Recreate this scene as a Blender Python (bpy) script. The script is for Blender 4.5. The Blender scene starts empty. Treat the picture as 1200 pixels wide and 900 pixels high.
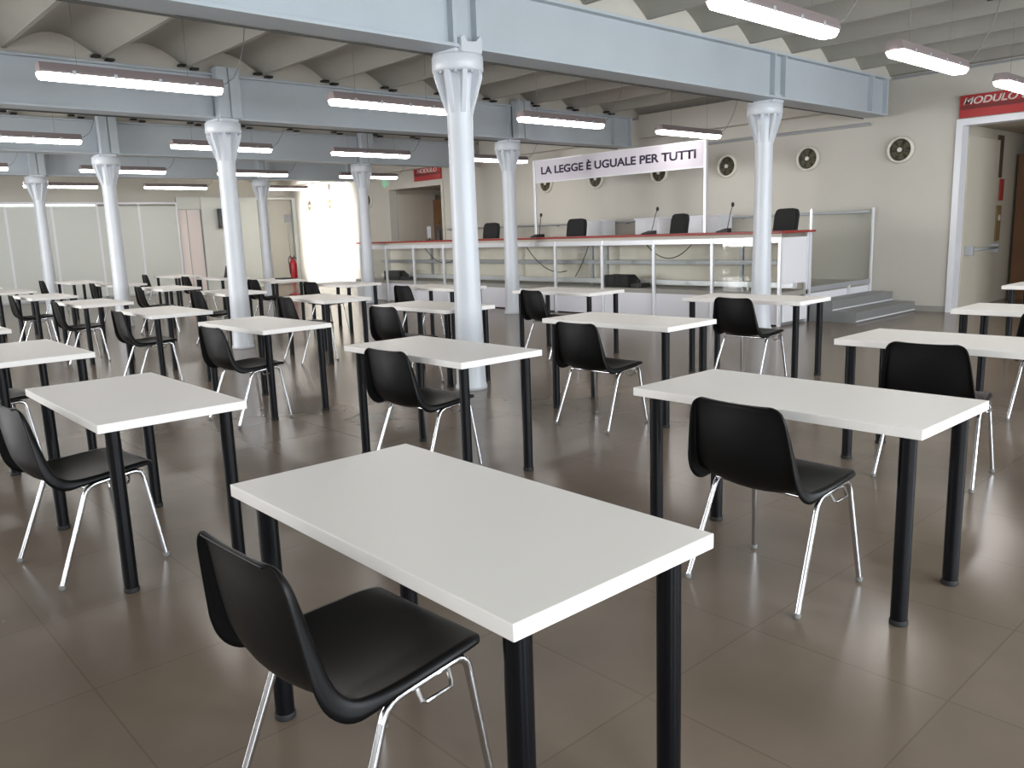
import bpy, bmesh, math, random
from mathutils import Vector, Matrix
random.seed(7)
C = bpy.context.scene.collection
PI = math.pi
R = math.radians

# ------------------------------------------------------------------ materials
def lin(c):
    out = []
    for v in c:
        v = v / 255.0
        out.append(v / 12.92 if v <= 0.04045 else ((v + 0.055) / 1.055) ** 2.4)
    return out

def mat(name, rgb, rough=0.5, metal=0.0, spec=0.5, var=0.0, scale=4.0, bump=0.0, bscale=60.0, coat=0.0):
    m = bpy.data.materials.new(name)
    m.use_nodes = True
    nt = m.node_tree
    b = nt.nodes['Principled BSDF']
    col = lin(rgb)
    b.inputs['Base Color'].default_value = (*col, 1)
    b.inputs['Roughness'].default_value = rough
    b.inputs['Metallic'].default_value = metal
    b.inputs['Specular IOR Level'].default_value = spec
    b.inputs['Coat Weight'].default_value = coat
    tc = nt.nodes.new('ShaderNodeTexCoord')
    if var > 0:
        n = nt.nodes.new('ShaderNodeTexNoise')
        n.inputs['Scale'].default_value = scale
        n.inputs['Detail'].default_value = 5
        nt.links.new(tc.outputs['Object'], n.inputs['Vector'])
        r = nt.nodes.new('ShaderNodeValToRGB')
        r.color_ramp.elements[0].position = 0.3
        r.color_ramp.elements[1].position = 0.7
        r.color_ramp.elements[0].color = (*[c * (1 - var) for c in col], 1)
        r.color_ramp.elements[1].color = (*[min(1, c * (1 + var)) for c in col], 1)
        nt.links.new(n.outputs['Fac'], r.inputs['Fac'])
        nt.links.new(r.outputs['Color'], b.inputs['Base Color'])
    if bump > 0:
        n2 = nt.nodes.new('ShaderNodeTexNoise')
        n2.inputs['Scale'].default_value = bscale
        n2.inputs['Detail'].default_value = 3
        nt.links.new(tc.outputs['Object'], n2.inputs['Vector'])
        bp = nt.nodes.new('ShaderNodeBump')
        bp.inputs['Strength'].default_value = bump
        bp.inputs['Distance'].default_value = 0.01
        nt.links.new(n2.outputs['Fac'], bp.inputs['Height'])
        nt.links.new(bp.outputs['Normal'], b.inputs['Normal'])
    return m

def emit(name, rgb, strength):
    m = bpy.data.materials.new(name)
    m.use_nodes = True
    b = m.node_tree.nodes['Principled BSDF']
    b.inputs['Base Color'].default_value = (*lin(rgb), 1)
    b.inputs['Emission Color'].default_value = (*lin(rgb), 1)
    b.inputs['Emission Strength'].default_value = strength
    return m

def clear_mat(name, tint=(252, 253, 252), refl=0.035):
    m = bpy.data.materials.new(name)
    m.use_nodes = True
    nt = m.node_tree
    nt.nodes.remove(nt.nodes['Principled BSDF'])
    out = nt.nodes['Material Output']
    t = nt.nodes.new('ShaderNodeBsdfTransparent')
    t.inputs['Color'].default_value = (*lin(tint), 1)
    g = nt.nodes.new('ShaderNodeBsdfGlossy')
    g.inputs['Roughness'].default_value = 0.03
    lw = nt.nodes.new('ShaderNodeLayerWeight')
    lw.inputs['Blend'].default_value = 0.5
    pw = nt.nodes.new('ShaderNodeMath')
    pw.operation = 'POWER'
    pw.inputs[1].default_value = 4.0
    nt.links.new(lw.outputs['Facing'], pw.inputs[0])
    fr = nt.nodes.new('ShaderNodeMath')
    fr.operation = 'MULTIPLY_ADD'
    fr.inputs[1].default_value = 0.4
    fr.inputs[2].default_value = refl
    nt.links.new(pw.outputs[0], fr.inputs[0])
    mx = nt.nodes.new('ShaderNodeMixShader')
    nt.links.new(fr.outputs[0], mx.inputs['Fac'])
    nt.links.new(t.outputs['BSDF'], mx.inputs[1])
    nt.links.new(g.outputs['BSDF'], mx.inputs[2])
    nt.links.new(mx.outputs['Shader'], out.inputs['Surface'])
    return m

def floor_mat():
    m = bpy.data.materials.new('polished_tile')
    m.use_nodes = True
    nt = m.node_tree
    b = nt.nodes['Principled BSDF']
    tc = nt.nodes.new('ShaderNodeTexCoord')
    mp = nt.nodes.new('ShaderNodeMapping')
    mp.inputs['Location'].default_value = (-0.01, -0.135, 0)
    nt.links.new(tc.outputs['Object'], mp.inputs['Vector'])
    br = nt.nodes.new('ShaderNodeTexBrick')
    br.offset = 0.0
    br.inputs['Scale'].default_value = 1.0
    br.inputs['Brick Width'].default_value = 0.61
    br.inputs['Row Height'].default_value = 0.66
    br.inputs['Mortar Size'].default_value = 0.0035
    br.inputs['Mortar Smooth'].default_value = 0.3
    br.inputs['Bias'].default_value = 0.0
    br.inputs['Color1'].default_value = (*lin((114, 102, 90)), 1)
    br.inputs['Color2'].default_value = (*lin((117, 105, 93)), 1)
    br.inputs['Mortar'].default_value = (*lin((104, 93, 82)), 1)
    nt.links.new(mp.outputs['Vector'], br.inputs['Vector'])
    n = nt.nodes.new('ShaderNodeTexNoise')
    n.inputs['Scale'].default_value = 1.3
    n.inputs['Detail'].default_value = 5
    n.inputs['Roughness'].default_value = 0.5
    nt.links.new(tc.outputs['Object'], n.inputs['Vector'])
    r = nt.nodes.new('ShaderNodeValToRGB')
    r.color_ramp.elements[0].position = 0.3
    r.color_ramp.elements[1].position = 0.72
    r.color_ramp.elements[0].color = (0.86, 0.85, 0.84, 1)
    r.color_ramp.elements[1].color = (1.16, 1.14, 1.11, 1)
    nt.links.new(n.outputs['Fac'], r.inputs['Fac'])
    mx = nt.nodes.new('ShaderNodeMix')
    mx.data_type = 'RGBA'
    mx.blend_type = 'MULTIPLY'
    mx.inputs['Factor'].default_value = 1.0
    nt.links.new(br.outputs['Color'], mx.inputs['A'])
    nt.links.new(r.outputs['Color'], mx.inputs['B'])
    # small pale specks of paint
    v = nt.nodes.new('ShaderNodeTexVoronoi')
    v.inputs['Scale'].default_value = 2.6
    nt.links.new(tc.outputs['Object'], v.inputs['Vector'])
    lt = nt.nodes.new('ShaderNodeMath')
    lt.operation = 'LESS_THAN'
    lt.inputs[1].default_value = 0.012
    nt.links.new(v.outputs['Distance'], lt.inputs[0])
    mx2 = nt.nodes.new('ShaderNodeMix')
    mx2.data_type = 'RGBA'
    nt.links.new(lt.outputs[0], mx2.inputs['Factor'])
    nt.links.new(mx.outputs['Result'], mx2.inputs['A'])
    mx2.inputs['B'].default_value = (*lin((165, 160, 152)), 1)
    nt.links.new(mx2.outputs['Result'], b.inputs['Base Color'])
    b.inputs['Roughness'].default_value = 0.23
    b.inputs['Specular IOR Level'].default_value = 0.5
    return m

M = dict(
    floor=floor_mat(),
    wall=mat('wall_paint', (192, 188, 178), 0.75, var=0.03, scale=0.8),
    wallside=mat('side_wall_paint', (200, 197, 188), 0.8),
    ceiling=mat('ceiling_plaster', (158, 156, 148), 0.85, var=0.05, scale=1.2, bump=0.15, bscale=8),
    beam=mat('pale_blue_steel_paint', (178, 186, 192), 0.45, var=0.03, scale=2.0, bump=0.05, bscale=5),
    column=mat('white_column_paint', (200, 204, 209), 0.32, var=0.02, scale=3.0),
    top=mat('white_laminate', (231, 227, 222), 0.38, var=0.01, scale=2.0),
    tableleg=mat('black_table_leg', (8, 9, 13), 0.28, spec=0.22),
    foot=mat('rubber_foot', (14, 14, 14), 0.7),
    shell=mat('black_plastic', (10, 10, 11), 0.40, spec=0.22),
    chrome=mat('chrome', (205, 205, 208), 0.16, metal=1.0),
    alu=mat('aluminium', (226, 227, 230), 0.28, metal=0.35),
    alumatt=mat('grey_aluminium', (170, 172, 176), 0.45, metal=0.3),
    white=mat('white_panel', (226, 226, 230), 0.35),
    modesty=mat('pale_back_panel', (236, 229, 214), 0.6),
    offwhite=mat('cream_panel', (205, 199, 186), 0.6),
    red=mat('red_desktop', (150, 46, 40), 0.4),
    redsign=mat('red_sign', (168, 34, 32), 0.4),
    lettershadow=mat('painted_letter_shadow', (112, 30, 28), 0.5),
    dais=mat('grey_dais_floor', (150, 148, 140), 0.5, var=0.04),
    daisfront=mat('pale_dais_front', (222, 222, 228), 0.4),
    stepm=mat('step_grey', (128, 128, 128), 0.4, var=0.03),
    housing=mat('lamp_housing', (126, 114, 113), 0.5),
    diffuser=emit('lamp_diffuser', (255, 250, 246), 14.0),
    wire=mat('dark_wire', (60, 58, 55), 0.6),
    greycable=mat('grey_cable', (120, 120, 118), 0.6),
    black=mat('black_fabric', (20, 20, 21), 0.75),
    blackp=mat('black_hard_plastic', (22, 22, 23), 0.45),
    dark=mat('dark_louvre', (52, 50, 44), 0.6),
    greenish=mat('olive_fan_blade', (98, 92, 64), 0.6),
    ring=mat('cream_ring', (214, 210, 196), 0.5),
    glass=clear_mat('clear_glass'),
    sign=mat('banner_white', (222, 216, 224), 0.5),
    ink=mat('banner_ink', (52, 40, 66), 0.6),
    letters=mat('sign_letters', (228, 214, 208), 0.5),
    brown=mat('brown_wood_door', (112, 78, 50), 0.5, var=0.1, scale=3),
    beigewall=mat('vestibule_paint', (196, 188, 172), 0.8),
    greydoor=mat('grey_door', (148, 146, 139), 0.5),
    partition=mat('pale_partition', (203, 206, 200), 0.45),
    pink=mat('pale_pink_door', (222, 212, 208), 0.5),
    extred=mat('extinguisher_red', (176, 24, 36), 0.35),
    exitgreen=emit('exit_green', (140, 190, 160), 0.25),
    slot=emit('gap_glow', (240, 250, 245), 1.2),
    daylit=emit('window_and_fill_light', (226, 238, 255), 1.5),
    base=mat('baseboard_grey', (150, 148, 142), 0.5),
    signdark=mat('poster_dark', (92, 74, 66), 0.6),
    signtan=mat('poster_tan', (140, 120, 80), 0.6),
    signred=mat('poster_red', (170, 60, 56), 0.6),
)

# ------------------------------------------------------------------ mesh helpers
def box(bm, x0, x1, y0, y1, z0, z1, bev=0.0):
    r = bmesh.ops.create_cube(bm, size=1.0)
    vs = r['verts']
    for v in vs:
        v.co = Vector(((x0 + x1) / 2 + v.co.x * (x1 - x0), (y0 + y1) / 2 + v.co.y * (y1 - y0), (z0 + z1) / 2 + v.co.z * (z1 - z0)))
    if bev > 0:
        es = list({e for v in vs for e in v.link_edges})
        bmesh.ops.bevel(bm, geom=es, offset=bev, segments=2, profile=0.6, affect='EDGES')

def tube(bm, pts, r, seg=12, caps=True, smooth_steps=0):
    pts = [Vector(p) for p in pts]
    n = len(pts)
    rr = r if isinstance(r, (list, tuple)) else [r] * n
    t0 = (pts[1] - pts[0]).normalized()
    up = Vector((0, 0, 1)) if abs(t0.z) < 0.9 else Vector((1, 0, 0))
    nrm = (up - t0 * up.dot(t0)).normalized()
    rings = []
    for i in range(n):
        a = (pts[i] - pts[i - 1]).normalized() if i > 0 else None
        b = (pts[i + 1] - pts[i]).normalized() if i < n - 1 else None
        t = (a + b).normalized() if a and b and (a + b).length > 1e-6 else (a or b)
        nrm = (nrm - t * nrm.dot(t)).normalized()
        bi = t.cross(nrm)
        rings.append([bm.verts.new(pts[i] + (nrm * math.cos(2 * PI * k / seg) + bi * math.sin(2 * PI * k / seg)) * rr[i]) for k in range(seg)])
    for i in range(n - 1):
        for k in range(seg):
            f = bm.faces.new((rings[i][k], rings[i][(k + 1) % seg], rings[i + 1][(k + 1) % seg], rings[i + 1][k]))
            f.smooth = True
    if caps:
        bm.faces.new(list(reversed(rings[0])))
        bm.faces.new(rings[-1])

def bend(p0, p1, p2, rad, n=5):
    """points rounding the corner p1 between p0 and p2"""
    p0, p1, p2 = Vector(p0), Vector(p1), Vector(p2)
    a = p1 + (p0 - p1).normalized() * rad
    b = p1 + (p2 - p1).normalized() * rad
    return [((1 - t) ** 2) * a + 2 * t * (1 - t) * p1 + t * t * b for t in [i / n for i in range(n + 1)]]

def lathe(bm, prof, seg=32, cx=0, cy=0):
    rings = []
    for r, z in prof:
        rings.append([bm.verts.new((cx + r * math.cos(2 * PI * k / seg), cy + r * math.sin(2 * PI * k / seg), z)) for k in range(seg)])
    for i in range(len(prof) - 1):
        for k in range(seg):
            f = bm.faces.new((rings[i][k], rings[i][(k + 1) % seg], rings[i + 1][(k + 1) % seg], rings[i + 1][k]))
            f.smooth = True
    bm.faces.new(list(reversed(rings[0])))
    bm.faces.new(rings[-1])

def prism(bm, poly, axis, a0, a1):
    """poly in the two other axes, extruded along axis 'x','y' or 'z'"""
    def co(p, a):
        return {'x': (a, p[0], p[1]), 'y': (p[0], a, p[1]), 'z': (p[0], p[1], a)}[axis]
    v0 = [bm.verts.new(co(p, a0)) for p in poly]
    v1 = [bm.verts.new(co(p, a1)) for p in poly]
    n = len(poly)
    bm.faces.new(v0)
    bm.faces.new(list(reversed(v1)))
    for i in range(n):
        bm.faces.new((v0[i], v1[i], v1[(i + 1) % n], v0[(i + 1) % n]))

def xform(bm, mtx, start=0):
    bm.verts.ensure_lookup_table()
    for v in bm.verts[start:]:
        v.co = mtx @ v.co

def obj(name, bm, m, parent=None, sharp=None):
    bmesh.ops.recalc_face_normals(bm, faces=bm.faces)
    me = bpy.data.meshes.new(name)
    bm.to_mesh(me)
    bm.free()
    me.materials.append(M[m] if isinstance(m, str) else m)
    if sharp:
        for p in me.polygons:
            p.use_smooth = True
        me.set_sharp_from_angle(angle=R(sharp))
    o = bpy.data.objects.new(name, me)
    C.objects.link(o)
    if parent:
        o.parent = parent
    return o

def bx(name, m, dims, parent=None, bev=0.0):
    bm = bmesh.new()
    box(bm, *dims, bev=bev)
    return obj(name, bm, m, parent)

def tag(o, label, cat, group=None):
    o['label'] = label
    o['category'] = cat
    if group:
        o['group'] = group
    return o

def thing(name, label, cat, loc=(0, 0, 0), rz=0.0, group=None):
    o = bpy.data.objects.new(name, None)
    o.empty_display_size = 0.1
    C.objects.link(o)
    o.location = loc
    o.rotation_euler = (0, 0, rz)
    return tag(o, label, cat, group)

def struct(o):
    o['kind'] = 'structure'
    return o

def copy_tree(o, parent=None):
    c = o.copy()
    C.objects.link(c)
    if parent:
        c.parent = parent
    for ch in list(o.children):
        copy_tree(ch, c)
    return c

# ------------------------------------------------------------------ room shell
XW = 13.4          # wall behind the bench
XB, YR, YE = -4.5, -4.5, 25.25
ZC = 3.6

struct(bx('floor', 'floor', (XB, 17.5, YR, YE, -0.1, 0.0)))

bm = bmesh.new()
x = 13.36 - 18 * 1.0
prof = []
NARC = 10
pts = []
while x < 13.3:
    w = 1.0
    pts.append((x - 0.025, ZC))
    pts.append((x + 0.025, ZC))
    for i in range(0, NARC + 1):
        t = i / NARC
        a = PI * (1 - t)
        px = x + 0.025 + (w - 0.05) * t
        pts.append((px, ZC + 0.01 + 0.22 * math.sin(a)))
    x += w
pts.append((13.36 - 0.04, ZC))
pts.append((13.42, ZC))
low = [bm.verts.new((p[0], YR, p[1])) for p in pts]
hi = [bm.verts.new((p[0], YE, p[1])) for p in pts]
for i in range(len(pts) - 1):
    f = bm.faces.new((low[i], low[i + 1], hi[i + 1], hi[i]))
tl = [bm.verts.new((pts[0][0], YR, 4.0)), bm.verts.new((pts[-1][0], YR, 4.0)), bm.verts.new((pts[-1][0], YE, 4.0)), bm.verts.new((pts[0][0], YE, 4.0))]
bm.faces.new(tl)
o = obj('ceiling', bm, 'ceiling')
for p in o.data.polygons:
    p.use_smooth = True
o.data.set_sharp_from_angle(angle=R(35))
struct(o)

# wall behind the bench, with two openings and round fan holes left solid behind the fans
bm = bmesh.new()
OP = [(2.2, 4.72, 2.78), (17.15, 19.6, 2.74)]
ys = [YR, 2.2, 4.72, 17.15, 19.6, YE]
box(bm, XW, XW + 0.2, YR, 2.2, 0, 4.0)
box(bm, XW, XW + 0.2, 2.2, 4.72, 2.78, 4.0)
box(bm, XW, XW + 0.2, 4.72, 17.15, 0, 4.0)
box(bm, XW, XW + 0.2, 17.15, 19.6, 2.74, 4.0)
box(bm, XW, XW + 0.2, 19.6, YE, 0, 4.0)
struct(obj('wall_bench_side', bm, 'wall'))

# far end wall behind the partition
struct(bx('wall_far', 'wall', (XB, XW + 0.2, YE, YE + 0.2, 0, 4.0)))

# right wall with tall windows (outside the picture, they give the daylight)
WINX = [(-2.6, -0.4), (1.2, 3.4), (5.0, 7.2), (8.8, 11.0)]
bm = bmesh.new()
prev = XB
for a, b in WINX:
    box(bm, prev, a, YR - 0.2, YR, 0, 4.0)
    box(bm, a, b, YR - 0.2, YR, 0, 0.7)
    box(bm, a, b, YR - 0.2, YR, 3.1, 4.0)
    prev = b
box(bm, prev, XW + 0.2, YR - 0.2, YR, 0, 4.0)
struct(obj('wall_right', bm, 'wallside'))
for i, (a, b) in enumerate(WINX):
    bm = bmesh.new()
    for (p, q) in ((a, a + 0.06), ((a + b) / 2 - 0.03, (a + b) / 2 + 0.03), (b - 0.06, b)):
        box(bm, p, q, YR - 0.14, YR - 0.08, 0.7, 3.1)
    box(bm, a + 0.06, b - 0.06, YR - 0.14, YR - 0.08, 0.7, 0.76)
    box(bm, a + 0.06, b - 0.06, YR - 0.14, YR - 0.08, 3.04, 3.1)
    struct(obj('window_%d' % (i + 1), bm, 'white'))
# wall behind the camera; its windows and far opening are added to carry fill light
bm = bmesh.new()
BFILL = (-2.0, 2.5, 7.0, 11.5, 16.0)
prev = YR
for y in BFILL:
    box(bm, XB - 0.2, XB, prev, y - 1.1, 0, 4.0)
    box(bm, XB - 0.2, XB, y - 1.1, y + 1.1, 0, 0.7)
    box(bm, XB - 0.2, XB, y - 1.1, y + 1.1, 3.1, 4.0)
    prev = y + 1.1
box(bm, XB - 0.2, XB, prev, 21.8, 0, 4.0)
box(bm, XB - 0.2, XB, 21.8, 25.0, 3.0, 4.0)
box(bm, XB - 0.2, XB, 25.0, YE, 0, 4.0)
struct(obj('wall_back', bm, 'wallside'))

# vestibules behind the two openings
def vestibule(y0, y1, zt, tag_):
    X0, X1 = XW + 0.2, 17.3
    bm = bmesh.new()
    box(bm, X0, X1, y1 + 0.04, y1 + 0.14, 0, zt + 0.3)
    box(bm, X0, X1, y0 - 0.14, y0 - 0.04, 0, zt + 0.3)
    box(bm, X0, X1, y0 - 0.04, y1 + 0.04, zt + 0.02, zt + 0.12)
    struct(obj('wall_' + tag_, bm, 'beigewall'))
    bm = bmesh.new()
    box(bm, X1, X1 + 0.1, y0 - 0.14, y1 + 0.14, 0, zt + 0.3)
    struct(obj('wall_%s_end' % tag_, bm, 'beigewall'))
vestibule(2.2, 4.72, 2.78, 'vestibule_near')
vestibule(17.15, 19.6, 2.74, 'vestibule_far')
# white trims round the openings
for i, (y0, y1, zt) in enumerate(OP):
    bm = bmesh.new()
    box(bm, XW - 0.03, XW + 0.22, y1 - 0.045, y1 + 0.045, 0, zt + 0.06)
    box(bm, XW - 0.03, XW + 0.22, y0 - 0.045, y0 + 0.045, 0, zt + 0.06)
    box(bm, XW - 0.03, XW + 0.22, y0 + 0.045, y1 - 0.045, zt - 0.03, zt + 0.06)
    struct(obj('trim_%d' % (i + 1), bm, 'white' if i == 0 else 'wall'))

# brown door standing across the far side of each vestibule
for i, (ya, yb, xx) in enumerate(((2.3, 4.74, 16.05), (17.2, 19.62, 14.9))):
    bm = bmesh.new()
    box(bm, xx, xx + 0.06, ya + 0.06, yb - 0.05, 0.0, 2.45)
    d = struct(obj('door_%d' % (i + 1), bm, 'brown'))
    bm = bmesh.new()
    box(bm, xx - 0.05, xx - 0.02, ya + 0.7, yb - 0.25, 0.94, 1.0, 0.008)
    box(bm, xx - 0.03, xx + 0.01, yb - 0.31, yb - 0.25, 0.91, 1.03, 0.008)
    box(bm, xx - 0.03, xx + 0.01, ya + 0.7, ya + 0.76, 0.91, 1.03, 0.008)
    obj('push_bar', bm, 'alumatt', d)
# white leaf standing open against the left side of the near vestibule
bm = bmesh.new()
box(bm, 13.63, 15.0, 4.66, 4.71, 0.01, 2.62, 0.004)
d = struct(obj('door_3', bm, 'beigewall'))
bm = bmesh.new()
tube(bm, [(13.75, 4.55, 0.93), (14.85, 4.55, 0.93)], 0.02)
box(bm, 13.7, 13.76, 4.53, 4.66, 0.85, 0.99, 0.006)
box(bm, 14.82, 14.88, 4.53, 4.66, 0.85, 0.99, 0.006)
obj('push_bar', bm, 'alumatt', d)
bm = bmesh.new()
box(bm, 13.63, 15.0, 19.56, 19.61, 0.01, 2.60, 0.004)
struct(obj('door_4', bm, 'offwhite'))
# wall beyond the leaf with notices
for nm, lab, x0, x1, z0, z1, m in (
        ('wall_notice', 'tall dark notice high on the vestibule wall beside the brown door', 15.16, 15.42, 2.05, 2.72, 'signdark'),
        ('wall_notice', 'small red rounded notice on the vestibule wall above the brown notice', 15.38, 15.56, 1.68, 2.03, 'signred'),
        ('wall_notice', 'narrow brown notice with a pale dot on the vestibule wall', 15.30, 15.52, 1.02, 1.60, 'signtan')):
    t = bx(nm, m, (x0, x1, 4.735, 4.758, z0, z1), bev=0.01)
    tag(t, lab, 'sign')
    if m == 'signtan':
        bm = bmesh.new()
        bmesh.ops.create_cone(bm, cap_ends=True, segments=20, radius1=0.05, radius2=0.05, depth=0.01,
                              matrix=Matrix.Translation((15.41, 4.73, 1.4)) @ Matrix.Rotation(PI / 2, 4, 'X'))
        obj('dot', bm, 'letters', t)

# baseboard and ledge along the bench wall
struct(bx('baseboard_bench_side', 'base', (XW - 0.015, XW - 0.0005, 4.78, 5.9, 0, 0.09)))
bm = bmesh.new()
for a, b in ((6.05, 10.55), (10.95, 15.4), (15.8, 20.25), (20.65, YE)):
    box(bm, XW - 0.22, XW, a, b, 3.17, ZC)
struct(obj('trim_3', bm, 'wall'))

# ------------------------------------------------------------------ steel beams
def beam(Y, x0, x1, label, post, first_x):
    t = thing('ceiling_beam', label, 'beam', (0, Y, 3.0), 0, 'steel beams under the vaulted ceiling')
    bm = bmesh.new()
    box(bm, x0, x1, -0.08, 0.08, 0.03, 0.53)
    obj('web', bm, 'beam', t)
    bm = bmesh.new()
    box(bm, x0, x1, -0.16, 0.16, 0.0, 0.03, 0.004)
    obj('bottom_flange', bm, 'beam', t)
    bm = bmesh.new()
    box(bm, x0, x1, -0.16, 0.16, 0.53, 0.56, 0.004)
    obj('top_flange', bm, 'beam', t)
    bm = bmesh.new()
    box(bm, x0, XW - 0.001, -0.09, 0.09, 0.56, 0.88)
    obj('infill', bm, 'wall', t)
    xs = [c for c in (-0.4, 4.8, 10.0) if x0 < c < x1]
    for c in xs:
        for s in (-1, 1):
            bm = bmesh.new()
            box(bm, c + s * 0.13 - 0.02, c + s * 0.13 + 0.02, -0.15, -0.08, 0.03, 0.53)
            box(bm, c + s * 0.13 - 0.02, c + s * 0.13 + 0.02, 0.08, 0.15, 0.03, 0.53)
            obj('stiffener', bm, 'beam', t)
        if post:
            bm = bmesh.new()
            box(bm, c - 0.15, c - 0.012, -0.30, -0.12, 0.0, 0.62, 0.006)
            box(bm, c + 0.012, c + 0.15, -0.30, -0.12, 0.0, 0.62, 0.006)
            box(bm, c - 0.012, c + 0.012, -0.27, -0.12, 0.0, 0.62)
            obj('column_head_post', bm, 'beam', t)
    # stiffener at the wall end
    bm = bmesh.new()
    box(bm, x1 - 0.55, x1 - 0.49, -0.15, -0.08, 0.03, 0.53)
    box(bm, x1 - 0.05, x1, -0.15, -0.08, 0.03, 0.53)
    obj('stiffener', bm, 'beam', t)
    # black clips that hold the vault joists
    k = 3.36
    while k < 13.3:
        if k > first_x:
            bm = bmesh.new()
            for dx in (-0.075, 0.075):
                box(bm, k + dx - 0.045, k + dx + 0.045, -0.20, -0.10, 0.575 + (0.02 if dx < 0 else -0.005), 0.6 + (0.02 if dx < 0 else -0.005), 0.004)
            obj('joist_clip', bm, 'blackp', t)
        k += 1.0
    return t
beam(5.85, XB, 13.18, 'pale blue steel beam nearest the camera, running over the thick middle column', False, 99)
beam(10.75, XB, 13.05, 'second pale blue steel beam, over the white column left of centre', True, 2)
beam(15.6, XB, 13.1, 'third steel beam back, over the two slimmer columns on the left', True, 2)
beam(20.45, XB, 13.1, 'farthest steel beam, in front of the pale partition', True, 99)

# ------------------------------------------------------------------ columns
def make_column():
    t = thing('column', '', 'column')
    bm = bmesh.new()
    lathe(bm, [(0.150, 0.0), (0.150, 0.03), (0.140, 0.05), (0.134, 0.3), (0.124, 0.9), (0.117, 1.5), (0.113, 2.2), (0.114, 2.45), (0.120, 2.5), (0.126, 2.62), (0.142, 2.76), (0.15, 2.84)], 40)
    obj('shaft', bm, 'column', t)
    bm = bmesh.new()
    lathe(bm, [(0.15, 2.82), (0.216, 2.825), (0.226, 2.84), (0.226, 2.95), (0.218, 2.965), (0.15, 2.968)], 40)
    obj('capital', bm, 'column', t)
    for k in range(8):
        bm = bmesh.new()
        prism(bm, [(0.10, 2.46), (0.122, 2.49), (0.218, 2.79), (0.218, 2.826), (0.10, 2.826)], 'y', -0.02, 0.02)
        xform(bm, Matrix.Rotation(2 * PI * (k + 0.5) / 8, 4, 'Z'))
        obj('gusset', bm, 'column', t)
    bm = bmesh.new()
    # saddle clamped round the beam flange
    box(bm, -0.15, 0.15, -0.16, 0.16, 2.968, 2.999, 0.004)
    prism(bm, [(-0.11, 2.966), (0.11, 2.966), (0.12, 3.08), (0.10, 3.11), (0.05, 3.06), (-0.05, 3.05), (-0.08, 3.10), (-0.12, 3.08)], 'y', -0.205, -0.162)
    obj('saddle', bm, 'column', t)
    for k in range(8):
        a = 2 * PI * k / 8
        bm = bmesh.new()
        bmesh.ops.create_cone(bm, cap_ends=True, segments=6, radius1=0.016, radius2=0.016, depth=0.02,
                              matrix=Matrix.Translation((0.19 * math.cos(a), 0.19 * math.sin(a), 2.815)))
        obj('bolt', bm, 'alumatt', t)
    return t
cols = [
    (4.82, 5.87, 'thick white column in the middle of the picture, nearest of all columns'),
    (10.05, 5.95, 'white column in front of the right end of the judges bench'),
    (4.79, 10.72, 'white column left of centre, second largest'),
    (9.95, 10.85, 'white column just right of the thick middle column, in front of the bench'),
    (4.8, 15.62, 'slim white column on the left, before the pale partition'),
    (4.8, 20.42, 'leftmost slim white column, beside the left edge of the picture'),
    (10.0, 15.62, 'white column at the left end of the judges bench, beside the brightly lit wall'),
    (10.0, 20.42, 'narrow far white column mostly behind another column, near the fire extinguisher'),
]
col0 = make_column()
for i, (x, y, l) in enumerate(cols):
    o = col0 if i == 0 else copy_tree(col0)
    o.location = (x, y, 0)
    tag(o, l, 'column', 'cast iron columns of the hall')

# ------------------------------------------------------------------ desks
TA, TB, TH, TT = 1.23, 0.615, 0.74, 0.036
def make_table():
    t = thing('desk', '', 'desk')
    bm = bmesh.new()
    box(bm, -TB / 2, TB / 2, -TA / 2, TA / 2, TH - TT, TH, 0.0025)
    obj('desktop', bm, 'top', t)
    for sx in (-1, 1):
        for sy in (-1, 1):
            x, y = sx * (TB / 2 - 0.072), sy * (TA / 2 - 0.072)
            bm = bmesh.new()
            lathe(bm, [(0.029, 0.012), (0.029, TH - TT - 0.006)], 24, x, y)
            lathe(bm, [(0.05, TH - TT - 0.006), (0.05, TH - TT - 0.0005)], 24, x, y)
            leg = obj('leg', bm, 'tableleg', t, sharp=40)
            bm = bmesh.new()
            lathe(bm, [(0.029, 0.0), (0.032, 0.003), (0.032, 0.016), (0.0295, 0.02)], 24, x, y)
            obj('foot', bm, 'foot', leg, sharp=40)
    return t

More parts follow.
